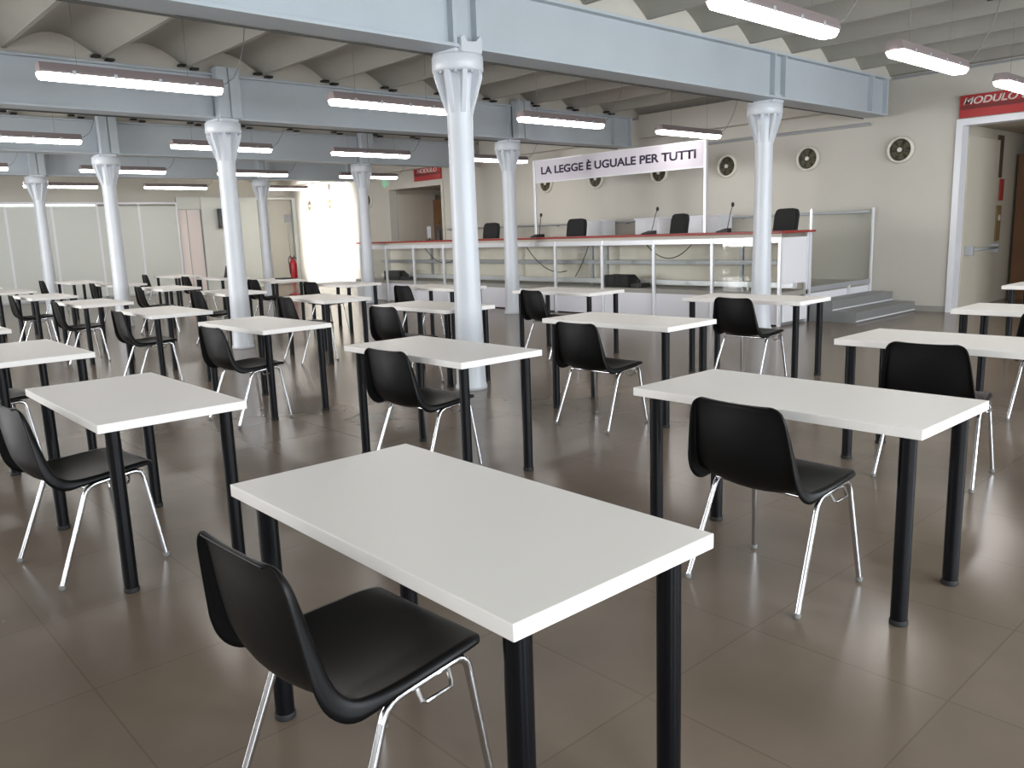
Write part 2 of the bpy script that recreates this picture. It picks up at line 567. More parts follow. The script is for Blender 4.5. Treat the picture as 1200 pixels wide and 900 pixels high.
desks = [
    (1.221, 1.625, -0.8, 'large white desk in the foreground, nearest the camera'),
    (3.078, 1.643, -0.5, 'white desk in the right foreground, right behind the nearest desk'),
    (1.214, 4.031, -0.7, 'white desk in the left foreground with its short white edge towards the camera'),
    (3.072, 4.054, -0.5, 'white desk whose top crosses in front of the thick middle column'),
    (4.940, 4.087, 1.0, 'white desk in mid-room to the right of the thick middle column'),
    (4.996, 1.668, -0.3, 'white desk cut by the right picture edge, before the dais steps'),
    (3.159, 6.650, 1.0, 'white desk in front of the column left of centre'),
    (7.054, 6.734, 1.5, 'white desk just before the bench, right of the white column behind the thick one'),
    (7.046, 4.240, 2.2, 'white desk by the foot of the column at the right end of the bench'),
    (6.992, 1.727, 0.2, 'white desk at the right edge, second nearest to the open doorway'),
    (9.481, 2.134, -0.2, 'white desk farthest right, beside the open doorway'),
    (1.287, 6.499, 0.0, 'white desk at the left edge behind the left foreground desk'),
    (4.981, 6.64, 0.0, 'white desk partly hidden behind the thick middle column'),
    (3.157, 8.989, -2.0, 'white desk just left of the column left of centre, level with its foot'),
    (5.036, 8.864, -4.0, 'white desk right of the column left of centre, towards the bright wall'),
    (6.782, 11.337, 0.6, 'small-looking white desk right against the foot of the bright white wall'),
    (3.141, 11.415, 0.0, 'white desk right before the second slim column from the left'),
    (6.90, 8.98, 0.0, 'white desk half hidden behind the thick middle column, close to the bench'),
    (4.97, 11.49, 0.0, 'white desk passing behind the column left of centre, in the second plane'),
    (4.97, 13.80, 0.0, 'white desk between two columns on the left, before the pale pink door'),
    (6.88, 13.85, 0.0, 'white desk in front of the fire extinguisher'),
    (6.95, 16.25, 0.0, 'far white desk behind the column left of centre, with a small black object'),
    (6.95, 18.65, 0.0, 'farthest white desk, near the pale pink door'),
    (5.00, 16.38, 0.0, 'white desk crossing behind the second slim column from the left'),
    (4.90, 18.60, 0.0, 'far white desk beneath the pale partition, between the two slim columns'),
    (3.14, 13.80, 0.0, 'white desk before the leftmost slim column'),
    (3.14, 16.20, 0.0, 'far white desk at the left edge, before the partition'),
    (3.10, 18.60, 0.0, 'farthest white desk at the left edge, just a corner in view'),
    (1.29, 8.93, 0.0, 'white desk at the left edge, only its right corner in view'),
]
d0 = make_table()
for i, (x, y, a, l) in enumerate(desks):
    o = d0 if i == 0 else copy_tree(d0)
    o.location = (x, y, 0)
    o.rotation_euler = (0, 0, R(a))
    tag(o, l, 'desk', 'white desks set out in rows')

# ------------------------------------------------------------------ chairs
def catmull(P, n):
    out = []
    m = len(P)
    for i in range(m - 1):
        p0 = P[max(0, i - 1)]; p1 = P[i]; p2 = P[i + 1]; p3 = P[min(m - 1, i + 2)]
        for k in range(n):
            t = k / n
            out.append([0.5 * ((2 * b) + (-a + c) * t + (2 * a - 5 * b + 4 * c - d) * t * t + (-a + 3 * b - 3 * c + d) * t ** 3)
                        for a, b, c, d in zip(p0, p1, p2, p3)])
    out.append(list(P[-1]))
    return out

def solid(bm, th):
    me = bpy.data.meshes.new('tmp')
    bmesh.ops.recalc_face_normals(bm, faces=bm.faces)
    bm.to_mesh(me)
    bm.free()
    o = bpy.data.objects.new('tmp', me)
    C.objects.link(o)
    md = o.modifiers.new('s', 'SOLIDIFY')
    md.thickness = th
    md.offset = 0
    dg = bpy.context.evaluated_depsgraph_get()
    me2 = bpy.data.meshes.new_from_object(o.evaluated_get(dg))
    bpy.data.objects.remove(o)
    bpy.data.meshes.remove(me)
    b2 = bmesh.new()
    b2.from_mesh(me2)
    bpy.data.meshes.remove(me2)
    for f in b2.faces:
        f.smooth = True
    return b2

def make_chair():
    t = thing('chair', '', 'chair')
    #   x, z, half width, flange depth, dish
    prof = [(0.240, 0.430, 0.160, 0.004, 0.0),
            (0.238, 0.446, 0.190, 0.010, 0.0),
            (0.222, 0.458, 0.206, 0.015, 0.002),
            (0.17, 0.461, 0.216, 0.018, 0.010),
            (0.08, 0.456, 0.223, 0.018, 0.020),
            (-0.02, 0.451, 0.229, 0.020, 0.026),
            (-0.095, 0.451, 0.231, 0.030, 0.030),
            (-0.145, 0.460, 0.231, 0.044, 0.034),
            (-0.180, 0.487, 0.229, 0.047, 0.038),
            (-0.203, 0.53, 0.225, 0.042, 0.040),
            (-0.220, 0.58, 0.218, 0.036, 0.040),
            (-0.237, 0.64, 0.209, 0.030, 0.036),
            (-0.253, 0.70, 0.199, 0.025, 0.029),
            (-0.266, 0.742, 0.190, 0.020, 0.021),
            (-0.276, 0.765, 0.179, 0.014, 0.015),
            (-0.284, 0.778, 0.162, 0.007, 0.010),
            (-0.295, 0.783, 0.142, 0.002, 0.006),
            (-0.310, 0.779, 0.128, 0.0, 0.002)]
    prof = [((-0.203 + (p[0] + 0.203) * 0.78) if (p[1] > 0.53 and p[0] < -0.2) else p[0],) + p[1:] for p in prof]
    rows = catmull(prof, 4)
    n = len(rows)
    grid = []
    bm = bmesh.new()
    us = [-1, -0.97, -0.9, -0.75, -0.5, -0.25, 0, 0.25, 0.5, 0.75, 0.9, 0.97, 1]
    pos = []
    for i, (x, z, w, d, di) in enumerate(rows):
        a = rows[max(0, i - 1)]; b = rows[min(n - 1, i + 1)]
        tx, tz = b[0] - a[0], b[1] - a[1]
        L = math.hypot(tx, tz)
        ax, az = -tz / L, tx / L
        row = []
        fl = [(0.012, 1.0), (0.011, 0.66), (0.008, 0.33), (0.004, 0.12)]
        for lat, dd in fl:
            row.append((x + ax * d * dd, -(w + lat), z + az * d * dd))
        for u in us:
            k = di * (1 - u * u)
            row.append((x + ax * k, u * w, z + az * k))
        for lat, dd in reversed(fl):
            row.append((x + ax * d * dd, (w + lat), z + az * d * dd))
        pos.append(row)
    # one moulded sheet; cut at the bend into seat and backrest, keeping the smooth normals across the cut
    split = 8 * 4 - 2
    nc = len(pos[0])
    bm = bmesh.new()
    vs = [[bm.verts.new(p) for p in row] for row in pos]
    for i in range(n - 1):
        for k in range(nc - 1):
            bm.faces.new((vs[i][k], vs[i][k + 1], vs[i + 1][k + 1], vs[i + 1][k]))
    full = solid(bm, 0.006)
    full.normal_update()
    full.verts.ensure_lookup_table()
    total = n * nc
    nrm = [v.normal.copy() for v in full.verts]
    coords = [v.co.copy() for v in full.verts]
    polys = [[v.index for v in f.verts] for f in full.faces]
    full.free()
    for nm, part in (('seat', 0), ('backrest', 1)):
        sel = [p for p in polys if (min((q % total) // nc for q in p) >= split) == bool(part)]
        used = sorted({q for p in sel for q in p})
        remap = {q: i for i, q in enumerate(used)}
        me = bpy.data.meshes.new(nm)
        me.from_pydata([coords[q] for q in used], [], [[remap[q] for q in p] for p in sel])
        for p in me.polygons:
            p.use_smooth = True
        me.normals_split_custom_set_from_vertices([nrm[q] for q in used])
        me.materials.append(M['shell'])
        o = bpy.data.objects.new(nm, me)
        C.objects.link(o)
        o.parent = t
    rad = 0.011
    for s in (-1, 1):
        RF = (-0.225, s * 0.250, 0.008); RC = (-0.065, s * 0.226, 0.414)
        FC = (0.180, s * 0.214, 0.431); FF = (0.235, s * 0.245, 0.008)
        b1 = bend(RF, RC, FC, 0.045)
        b2 = bend(RC, FC, FF, 0.045)
        for foot, pts in ((RF, [RF, b1[0]]), (FF, [b2[-1], FF])):
            bm = bmesh.new()
            tube(bm, pts, rad, 14)
            leg = obj('leg', bm, 'chrome', t, sharp=40)
            bm = bmesh.new()
            lathe(bm, [(0.011, 0.0), (0.0135, 0.003), (0.0135, 0.016), (0.0115, 0.02)], 14, foot[0], foot[1])
            obj('foot_cap', bm, 'greycable', leg, sharp=40)
        bm = bmesh.new()
        tube(bm, b1 + b2, rad, 14)
        obj('side_rail', bm, 'chrome', t, sharp=40)
    bm = bmesh.new()
    tube(bm, [(-0.07, -0.222, 0.408), (-0.07, 0.222, 0.408)], 0.008, 10)
    obj('crossbar', bm, 'chrome', t, sharp=40)
    bm = bmesh.new()
    tube(bm, [(0.155, -0.212, 0.427), (0.155, 0.212, 0.427)], 0.008, 10)
    obj('crossbar', bm, 'chrome', t, sharp=40)
    bm = bmesh.new()
    p = [(0.115, -0.222, 0.424), (0.112, -0.232, 0.412), (0.108, -0.242, 0.398), (0.10, -0.25, 0.392), (0.03, -0.25, 0.386), (0.02, -0.244, 0.388), (0.02, -0.232, 0.404), (0.02, -0.224, 0.418)]
    tube(bm, p, 0.0055, 8)
    obj('linking_hook', bm, 'chrome', t, sharp=40)
    return t

chairs = [
    (0.945, 1.655, 2, 'black shell chair in the foreground at the nearest desk'),
    (2.87, 1.62, -3, 'black shell chair at the right foreground desk, its back to the camera'),
    (0.962, 4.000, 6, 'black shell chair in the left foreground, tucked at the left desk'),
    (2.905, 4.01, 4, 'black shell chair at the desk crossing before the thick middle column'),
    (4.515, 3.985, 1, 'black shell chair facing the mid-room desk right of the thick middle column'),
    (4.745, 1.70, 5, 'black shell chair at the desk cut by the right picture edge'),
    (2.83, 6.33, 3, 'black shell chair at the desk before the column left of centre'),
    (6.68, 6.65, -8, 'black shell chair just right of the thick middle column, near the bench'),
    (6.745, 4.10, -3, 'black shell chair left of the column at the right end of the bench'),
    (6.60, 1.56, 0, 'black shell chair cut by the right picture edge, behind the other one'),
    (1.03, 6.42, 0, 'black shell chair at the left picture edge, seen behind a desk leg'),
    (4.60, 6.58, 5, 'black shell chair just left of the thick middle column at the partly hidden desk'),
    (6.62, 9.10, -3, 'small-looking black shell chair left of the thick middle column, below a wedge speaker'),
    (4.78, 8.85, -4, 'black shell chair right of the column left of centre, second before the bright wall'),
    (6.63, 11.62, 1, 'black shell chair standing against the bright white wall'),
    (2.92, 8.85, -2, 'black shell chair in front of the second slim column, at a nearer desk'),
    (2.94, 11.30, -4, 'black shell chair at the desk right before the second slim column'),
    (4.75, 11.42, 0, 'black shell chair a little left of the column left of centre, middle distance'),
    (4.76, 13.78, -4, 'black shell chair right beside the second slim column, beyond the nearer rows'),
    (4.76, 16.22, -4, 'black shell chair left of the second slim column, small behind a desk'),
    (4.62, 19.20, 0, 'small far black shell chair at the foot of the leftmost slim column'),
    (6.66, 16.75, 0, 'far black shell chair beneath the pale pink door'),
    (6.70, 19.20, -4, 'farthest black shell chair, left of the pale pink door'),
    (6.62, 13.60, 0, 'black shell chair just visible right of the column left of centre'),
    (2.94, 13.65, -4, 'black shell chair at the left edge before the leftmost slim column'),
]
ch0 = make_chair()
for i, (x, y, a, l) in enumerate(chairs):
    o = ch0 if i == 0 else copy_tree(ch0)
    o.location = (x, y, 0)
    o.rotation_euler = (0, 0, R(a))
    tag(o, l, 'chair', 'black shell chairs at the desks')

# ------------------------------------------------------------------ ceiling lamps
def make_lamp():
    t = thing('ceiling_lamp', '', 'lamp')
    L, W = 0.835, 0.085
    bm = bmesh.new()
    poly = [(-W, 0.03), (W, 0.03), (W, 0.05), (W * 0.75, 0.115), (-W * 0.75, 0.115), (-W, 0.05)]
    prism(bm, poly, 'x', -L + 0.01, L - 0.01)
    obj('housing', bm, 'housing', t)
    bm = bmesh.new()
    n = 8
    pl = []
    for sx in (1, -1):
        for k in range(n + 1):
            a = -PI / 2 + PI * k / n
            pl.append((sx * (L - 0.05 + 0.05 * math.cos(a)), sx * W * math.sin(a)))
    lowr = [(p[0] * 0.985, p[1] * 0.8) for p in pl]
    v0 = [bm.verts.new((p[0], p[1], 0.03)) for p in pl]
    v1 = [bm.verts.new((p[0], p[1], 0.015)) for p in pl]
    v2 = [bm.verts.new((p[0], p[1], -0.02)) for p in lowr]
    for A, B in ((v0, v1), (v1, v2)):
        for k in range(len(A)):
            bm.faces.new((A[k], A[(k + 1) % len(A)], B[(k + 1) % len(A)], B[k]))
    bm.faces.new(v2)
    bm.faces.new(list(reversed(v0)))
    obj('diffuser', bm, 'diffuser', t)
    for x in (-0.55, -0.2, 0.2, 0.55):
        for s in (-1, 1):
            bm = bmesh.new()
            box(bm, x - 0.015, x + 0.015, s * W - 0.006, s * W + 0.006, 0.022, 0.06, 0.002)
            obj('clip', bm, 'alumatt', t)
    for x in (-0.5, 0.5):
        bm = bmesh.new()
        tube(bm, [(x, 0, 0.115), (x, 0, 0.70)], 0.0022, 6)
        obj('hanger_wire', bm, 'greycable', t)
    bm = bmesh.new()
    tube(bm, [(L - 0.03, 0, 0.08), (L + 0.04, -0.02, 0.085), (L + 0.10, -0.07, 0.14), (L + 0.15, -0.13, 0.26), (L + 0.17, -0.2, 0.42), (L + 0.175, -0.25, 0.58), (L + 0.17, -0.27, 0.69)], 0.005, 8)
    obj('power_cable', bm, 'greycable', t)
    return t
lamps = [
    (5.9, 3.4, 'bright fluorescent lamp cut by the top picture edge on the right'),
    (8.75, 3.4, 'bright fluorescent lamp at the upper right, between the beam end and the red sign'),
    (11.6, 3.4, 'fluorescent lamp at the right picture edge before the red sign'),
    (2.9, 8.3, 'largest fluorescent lamp on the left, before the second beam'),
    (5.8, 8.3, 'fluorescent lamp just left of the thick middle column'),
    (8.68, 8.3, 'fluorescent lamp right of the thick middle column, above the white banner'),
    (11.7, 8.3, 'fluorescent lamp right over the right end of the white banner'),
    (2.92, 13.2, 'fluorescent lamp at the left picture edge under the second beam'),
    (5.87, 13.2, 'fluorescent lamp crossing behind the column left of centre'),
    (8.70, 13.2, 'fluorescent lamp left of the thick middle column, below the larger one'),
    (11.8, 13.2, 'fluorescent lamp behind the column just right of the thick one'),
    (5.86, 18.0, 'fluorescent lamp crossing behind the second slim column from the left'),
    (8.66, 18.0, 'fluorescent lamp just right of the column left of centre, third row back'),
    (11.74, 18.0, 'small fluorescent lamp left of the green exit light'),
    (2.95, 18.0, 'fluorescent lamp end at the left picture edge, third row back'),
    (5.9, 22.8, 'farthest fluorescent lamp crossing behind the leftmost slim column'),
    (8.72, 22.8, 'farthest fluorescent lamp between the second slim column and the column left of centre'),
    (11.8, 22.8, 'farthest fluorescent lamp before the bright white wall'),
]
l0 = make_lamp()
for i, (x, y, l) in enumerate(lamps):
    o = l0 if i == 0 else copy_tree(l0)
    o.location = (x, y, 2.915)
    tag(o, l, 'lamp', 'fluorescent lamps hung in rows')

# conduits
def pipe(nm, lab, cat, pts, r, m, group=None):
    bm = bmesh.new()
    tube(bm, pts, r, 8)
    return tag(obj(nm, bm, m, None, sharp=40), lab, cat, group)
pipe('cable_conduit', 'dark cable conduit along the lower edge of the nearest beam', 'conduit', [(XB + 0.1, 6.04, 2.995), (13.1, 6.04, 2.995)], 0.009, 'wire')
pipe('cable_conduit', 'dark cable conduit along the lower edge of the second beam', 'conduit', [(XB + 0.1, 10.94, 2.995), (13.0, 10.94, 2.995)], 0.009, 'wire')
pipe('cable_conduit', 'grey conduit under the ceiling at the upper right corner', 'conduit', [(9.6, 3.2, 3.584), (9.6, 1.2, 3.584)], 0.015, 'wire')
pipe('wall_pipe', 'grey pipe on the wall right of the column by the bench end', 'pipe', [(XW - 0.05, 6.05, 2.93), (XW - 0.05, 9.6, 2.93)], 0.025, 'alumatt')
pipe('wall_pipe', 'thin pipe along the top of the wall over the red sign', 'pipe', [(XW - 0.03, 5.7, 3.56), (XW - 0.03, 2.6, 3.56)], 0.016, 'alumatt')

# ------------------------------------------------------------------ round wall fans
def make_fan():
    t = thing('wall_fan', '', 'fan')
    bm = bmesh.new()
    prof = [(0.205, 0.0), (0.205, 0.03), (0.195, 0.06), (0.178, 0.07), (0.166, 0.055), (0.164, 0.0)]
    seg = 36
    rings = [[bm.verts.new((-z, r * math.cos(2 * PI * k / seg), r * math.sin(2 * PI * k / seg))) for k in range(seg)] for r, z in prof]
    for i in range(len(prof)):
        for k in range(seg):
            f = bm.faces.new((rings[i][k], rings[i][(k + 1) % seg], rings[(i + 1) % len(prof)][(k + 1) % seg], rings[(i + 1) % len(prof)][k]))
            f.smooth = True
    obj('ring', bm, 'ring', t)
    bm = bmesh.new()
    bmesh.ops.create_cone(bm, cap_ends=True, segments=32, radius1=0.165, radius2=0.165, depth=0.006, matrix=Matrix.Translation((-0.004, 0, 0)) @ Matrix.Rotation(PI / 2, 4, 'Y'))
    obj('back_plate', bm, 'dark', t)
    for k in range(6):
        bm = bmesh.new()
        prism(bm, [(-0.02, 0.035), (0.035, 0.035), (0.055, 0.135), (-0.035, 0.14)], 'x', -0.02, -0.012)
        xform(bm, Matrix.Rotation(2 * PI * k / 6, 4, 'X'))
        obj('blade', bm, 'greenish', t)
    bm = bmesh.new()
    for a in (0.3, 0.3 + PI / 2):
        b0 = len(bm.verts)
        box(bm, -0.05, -0.04, -0.15, 0.15, -0.006, 0.006)
        xform(bm, Matrix.Rotation(a, 4, 'X'), b0)
    for rr in (0.06, 0.105):
        seg = 28
        tube(bm, [(-0.045, rr * math.cos(2 * PI * k / seg), rr * math.sin(2 * PI * k / seg)) for k in range(seg + 1)], 0.004, 6)
    obj('guard', bm, 'dark', t)
    bm = bmesh.new()
    bmesh.ops.create_cone(bm, cap_ends=True, segments=20, radius1=0.034, radius2=0.034, depth=0.03, matrix=Matrix.Translation((-0.05, 0, 0)) @ Matrix.Rotation(PI / 2, 4, 'Y'))
    obj('hub', bm, 'ring', t)
    return t
fans = [
    (5.56, 'round wall fan nearest the red sign, rightmost of the row'),
    (7.09, 'round wall fan right of the column at the bench end, second from the red sign'),
    (8.66, 'round wall fan just left of the column at the bench end'),
    (10.2, 'round wall fan hanging out under the right part of the white banner'),
    (11.85, 'round wall fan half hidden under the middle of the white banner'),
    (13.35, 'round wall fan under the left end of the white banner'),
    (20.63, 'round wall fan right of the column by the brightly lit wall'),
    (22.75, 'round wall fan on the brightly lit wall, right one of two'),
    (24.0, 'round wall fan on the brightly lit wall, left one of two'),
]
f0 = make_fan()
for i, (y, l) in enumerate(fans):
    o = f0 if i == 0 else copy_tree(f0)
    o.location = (XW - 0.001, y, 2.49)
    tag(o, l, 'fan', 'round fans along the bench wall')

# ------------------------------------------------------------------ writing
def text(name, s, height, width, mtx, m, parent, depth=0.003, bold=0.0):
    cu = bpy.data.curves.new(name, 'FONT')
    cu.body = s
    cu.size = 1.0
    cu.extrude = 0.0
    cu.offset = bold
    cu.align_x = 'CENTER'
    o = bpy.data.objects.new('tmp', cu)
    C.objects.link(o)
    bpy.context.view_layer.update()
    dg = bpy.context.evaluated_depsgraph_get()
    me = bpy.data.meshes.new_from_object(o.evaluated_get(dg))
    bpy.data.objects.remove(o)
    bm = bmesh.new()
    bm.from_mesh(me)
    bpy.data.meshes.remove(me)
    xs = [v.co.x for v in bm.verts]
    x0, x1 = min(xs), max(xs)
    # cap height of the font is about 0.73 of its size
    kx = width / (x1 - x0)
    ky = height / 0.73
    for v in bm.verts:
        v.co = Vector(((v.co.x - (x0 + x1) / 2) * kx, v.co.y * ky, 0))
    r = bmesh.ops.extrude_face_region(bm, geom=list(bm.faces))
    for v in [g for g in r['geom'] if isinstance(g, bmesh.types.BMVert)]:
        v.co.z += depth
    xform(bm, mtx)
    return obj(name, bm, m, parent)
# text facing -X: local x -> -Y, local y -> Z, normal -> -X
def face_mtx(x, y, z, slant=0.0):
    return Matrix(((0, 0, -1, x), (-1, -0.0 - slant, 0, y), (0, 1, 0, z), (0, 0, 0, 1)))

# banner over the bench
BX = 11.45
t = thing('banner', 'long white banner reading LA LEGGE È UGUALE PER TUTTI on two thin posts', 'banner', (BX, 0, 0))
bx('panel', 'sign', (-0.015, 0.015, 7.84, 11.70, 2.375, 2.765), t, 0.004)
for y in (7.81, 11.73):
    bx('post', 'alu', (-0.025, 0.025, y - 0.025, y + 0.025, 0.4712, 2.785), t, 0.004)
for z in (2.365, 2.775):
    bx('edge_strip', 'alu', (-0.02, 0.02, 7.84, 11.70, z - 0.01, z + 0.01), t)
text('lettering', 'LA LEGGE È UGUALE PER TUTTI', 0.14, 3.55, face_mtx(-0.016, 9.76, 2.515), 'ink', t, 0.002, 0.03)

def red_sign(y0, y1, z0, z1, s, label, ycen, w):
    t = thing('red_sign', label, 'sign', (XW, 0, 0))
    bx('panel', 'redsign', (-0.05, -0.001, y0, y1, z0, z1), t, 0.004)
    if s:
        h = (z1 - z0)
        bx('letter_shadow_band', 'lettershadow', (-0.053, -0.05, y0 + 0.02, y1 - 0.02, z0 + 0.36 * h, z0 + 0.55 * h), t)  # darker paint standing in for the shade of the raised letters
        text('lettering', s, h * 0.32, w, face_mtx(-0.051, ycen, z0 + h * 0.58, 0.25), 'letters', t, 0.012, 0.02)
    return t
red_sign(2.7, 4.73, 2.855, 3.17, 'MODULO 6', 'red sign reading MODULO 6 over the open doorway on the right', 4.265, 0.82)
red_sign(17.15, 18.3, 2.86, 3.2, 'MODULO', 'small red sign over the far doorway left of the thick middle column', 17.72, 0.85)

t = thing('exit_light', 'round green exit light left of the far red sign', 'exit light', (XW, 19.7, 2.92))
bm = bmesh.new()
bmesh.ops.create_cone(bm, cap_ends=True, segments=28, radius1=0.135, radius2=0.135, depth=0.05, matrix=Matrix.Translation((-0.03, 0, 0)) @ Matrix.Rotation(PI / 2, 4, 'Y'))
obj('lens', bm, 'exitgreen', t)
bm = bmesh.new()
bmesh.ops.create_cone(bm, cap_ends=True, segments=28, radius1=0.15, radius2=0.15, depth=0.02, matrix=Matrix.Translation((-0.0105, 0, 0)) @ Matrix.Rotation(PI / 2, 4, 'Y'))
obj('rim', bm, 'ring', t)

# ------------------------------------------------------------------ dais, steps, bench
BXF = 10.5
t = thing('dais', 'grey platform carrying the judges bench along the wall', 'platform', (0, 0, 0))
bx('deck', 'dais', (BXF + 0.02, XW - 0.001, 5.93, 17.0, 0.40, 0.47), t, 0.004)
bm = bmesh.new()
for i in range(5):
    y0 = 5.97 + i * 2.2
    box(bm, BXF + 0.017, BXF + 0.06, y0, y0 + 2.18, 0.02, 0.40, 0.002)
obj('front_panel', bm, 'daisfront', t)
bx('side_fascia', 'white', (11.33, XW - 0.002, 5.935, 5.96, 0.22, 0.40), t, 0.002)
bx('side_panel', 'stepm', (BXF + 0.06, XW - 0.002, 5.96, 5.99, 0.0, 0.22), t)
t = thing('steps', 'two grey steps with pale nosing lines at the right end of the platform', 'steps', (0, 0, 0))
bx('upper_step', 'stepm', (11.35, 13.38, 5.57, 5.92, 0.0, 0.30), t, 0.004)
bx('lower_step', 'stepm', (11.35, 13.38, 5.22, 5.57, 0.0, 0.15), t, 0.004)
bx('nosing_line', 'white', (11.36, 13.37, 5.213, 5.22, 0.02, 0.035), t)
bx('nosing_line', 'white', (11.36, 13.37, 5.563, 5.57, 0.165, 0.18), t)
t = thing('glass_guard', 'clear glass guard with white posts at the right end of the platform', 'guard rail', (0, 5.93, 0))
bx('post', 'white', (13.30, 13.345, -0.03, 0.0, 0.24, 1.63), t, 0.004)
bx('post', 'alu', (11.30, 11.335, -0.03, 0.0, 0.24, 1.62), t, 0.004)
bx('glass_panel', 'glass', (11.335, 13.30, -0.021, -0.009, 0.50, 1.60), t)
bx('clamp', 'alu', (12.55, 12.60, -0.03, 0.0, 0.2, 0.45), t, 0.004)
bx('bottom_rail', 'alumatt', (11.335, 13.30, -0.026, -0.004, 0.43, 0.50), t)

t = thing('judges_bench', 'long judges bench with red top, clear front and aluminium posts', 'bench', (0, 0, 0))
bx('red_top', 'red', (BXF - 0.06, 11.36, 5.86, 16.75, 1.295, 1.325), t, 0.005)
bx('apron', 'offwhite', (BXF + 0.02, BXF + 0.06, 5.95, 16.7, 1.24, 1.295), t)
bx('top_rail', 'alu', (BXF - 0.02, BXF + 0.02, 5.95, 16.7, 1.165, 1.245), t, 0.004)
PY = [5.93, 7.03, 8.11, 9.19, 10.29, 11.37, 12.45, 13.5, 14.55, 15.6, 16.65]
for i, y in enumerate(PY):
    bx('post', 'alu', (BXF - 0.03, BXF + 0.015, y - 0.025, y + 0.02, 0.0, 1.245), t, 0.004)
for i in range(len(PY) - 1):
    bx('glass_panel', 'glass', (BXF - 0.008, BXF + 0.004, PY[i] + 0.025, PY[i + 1] - 0.03, 0.48, 1.16), t)
bx('shelf', 'alumatt', (11.02, 11.12, 6.0, 16.6, 0.83, 0.90), t, 0.004)
bx('lower_shelf', 'alu', (11.0, 11.12, 6.0, 16.6, 0.50, 0.58), t, 0.004)
bx('back_panel', 'modesty', (11.3, 11.32, 5.98, 16.62, 0.4705, 1.294), t)
for y in (6.9, 9.6, 9.95, 12.0, 14.7):
    bx('support_post', 'alumatt', (11.07, 11.118, y - 0.025, y + 0.025, 0.471, 1.295), t, 0.003)
bx('end_panel', 'white', (BXF + 0.06, 11.25, 5.94, 5.965, 0.58, 1.235), t, 0.004)
bx('end_panel', 'white', (BXF + 0.06, 11.25, 5.905, 5.928, 0.05, 0.36), t, 0.004)
bx('end_post', 'alu', (11.25, 11.298, 5.93, 5.975, 0.0, 1.295), t, 0.004)
bx('end_panel', 'white', (BXF + 0.06, BXF + 0.3, 16.66, 16.68, 0.58, 1.235), t, 0.004)

# microphones on the bench
def make_mic():
    t = thing('microphone', '', 'microphone')
    bm = bmesh.new()
    prism(bm, [(-0.08, 0.0), (0.09, 0.0), (0.09, 0.02), (-0.05, 0.06), (-0.08, 0.06)], 'x', -0.1, 0.1)
    obj('base', bm, 'blackp', t)
    bm = bmesh.new()
    tube(bm, [(0, -0.05, 0.055), (-0.01, -0.075, 0.16), (-0.02, -0.105, 0.30), (-0.03, -0.13, 0.37)], 0.006, 8)
    obj('gooseneck', bm, 'wire', t)
    bm = bmesh.new()
    bmesh.ops.create_uvsphere(bm, u_segments=14, v_segments=10, radius=0.024, matrix=Matrix.Translation((-0.034, -0.138, 0.40)) @ Matrix.Scale(1.5, 4, (0, 0, 1)))
    for f in bm.faces: f.smooth = True
    obj('capsule', bm, 'blackp', t)
    return t
m0 = make_mic()
for i, (y, rz, l) in enumerate(((10.95, 0.0, 'black gooseneck microphone on the red bench top, left of the first black chair'),
                            (8.38, 1.2, 'upright black gooseneck microphone on the red bench top between two black chairs'),
                            (6.98, 0.25, 'black gooseneck microphone on the red bench top next to the right column'))):
    o = m0 if i == 0 else copy_tree(m0)
    o.location = (10.72, y, 1.3255)
    o.rotation_euler = (0, 0, rz)
    tag(o, l, 'microphone', 'microphones on the bench')

# office chairs behind the bench
def make_office():
    t = thing('office_chair', '', 'office chair')
    bm = bmesh.new()
    box(bm, -0.25, 0.22, -0.24, 0.24, 0.44, 0.52, 0.03)
    obj('seat', bm, 'black', t, sharp=50)
    bm = bmesh.new()
    pts = [(-0.21, 0.60), (0.21, 0.60), (0.245, 0.75), (0.245, 1.10), (0.215, 1.175), (0.15, 1.195), (-0.15, 1.195), (-0.215, 1.175), (-0.245, 1.10), (-0.245, 0.75)]
    prism(bm, pts, 'x', 0.20, 0.28)
    bmesh.ops.bevel(bm, geom=list(bm.edges), offset=0.012, segments=2, affect='EDGES')
    xform(bm, Matrix.Translation((0.2, 0, 0.6)) @ Matrix.Rotation(R(8), 4, 'Y') @ Matrix.Translation((-0.2, 0, -0.6)))
    obj('backrest', bm, 'black', t, sharp=50)
    bm = bmesh.new()
    tube(bm, [(0, 0, 0.44), (0.26, 0, 0.43), (0.29, 0, 0.65)], 0.02, 8)
    obj('back_bracket', bm, 'blackp', t)
    bm = bmesh.new()
    tube(bm, [(0, 0, 0.08), (0, 0, 0.44)], 0.028, 12)
    obj('pedestal', bm, 'blackp', t)
    for k in range(5):
        a = 2 * PI * k / 5
        bm = bmesh.new()
        tube(bm, [(0, 0, 0.11), (0.27 * math.cos(a), 0.27 * math.sin(a), 0.065)], [0.022, 0.014], 8)
        f = obj('base_arm', bm, 'blackp', t)
        bm = bmesh.new()
        bmesh.ops.create_cone(bm, cap_ends=True, segments=14, radius1=0.028, radius2=0.028, depth=0.03,
                              matrix=Matrix.Translation((0.27 * math.cos(a), 0.27 * math.sin(a), 0.0285)) @ Matrix.Rotation(a + PI / 2, 4, 'Z') @ Matrix.Rotation(PI / 2, 4, 'X'))
        obj('caster', bm, 'blackp', f)
    return t
oc0 = make_office()
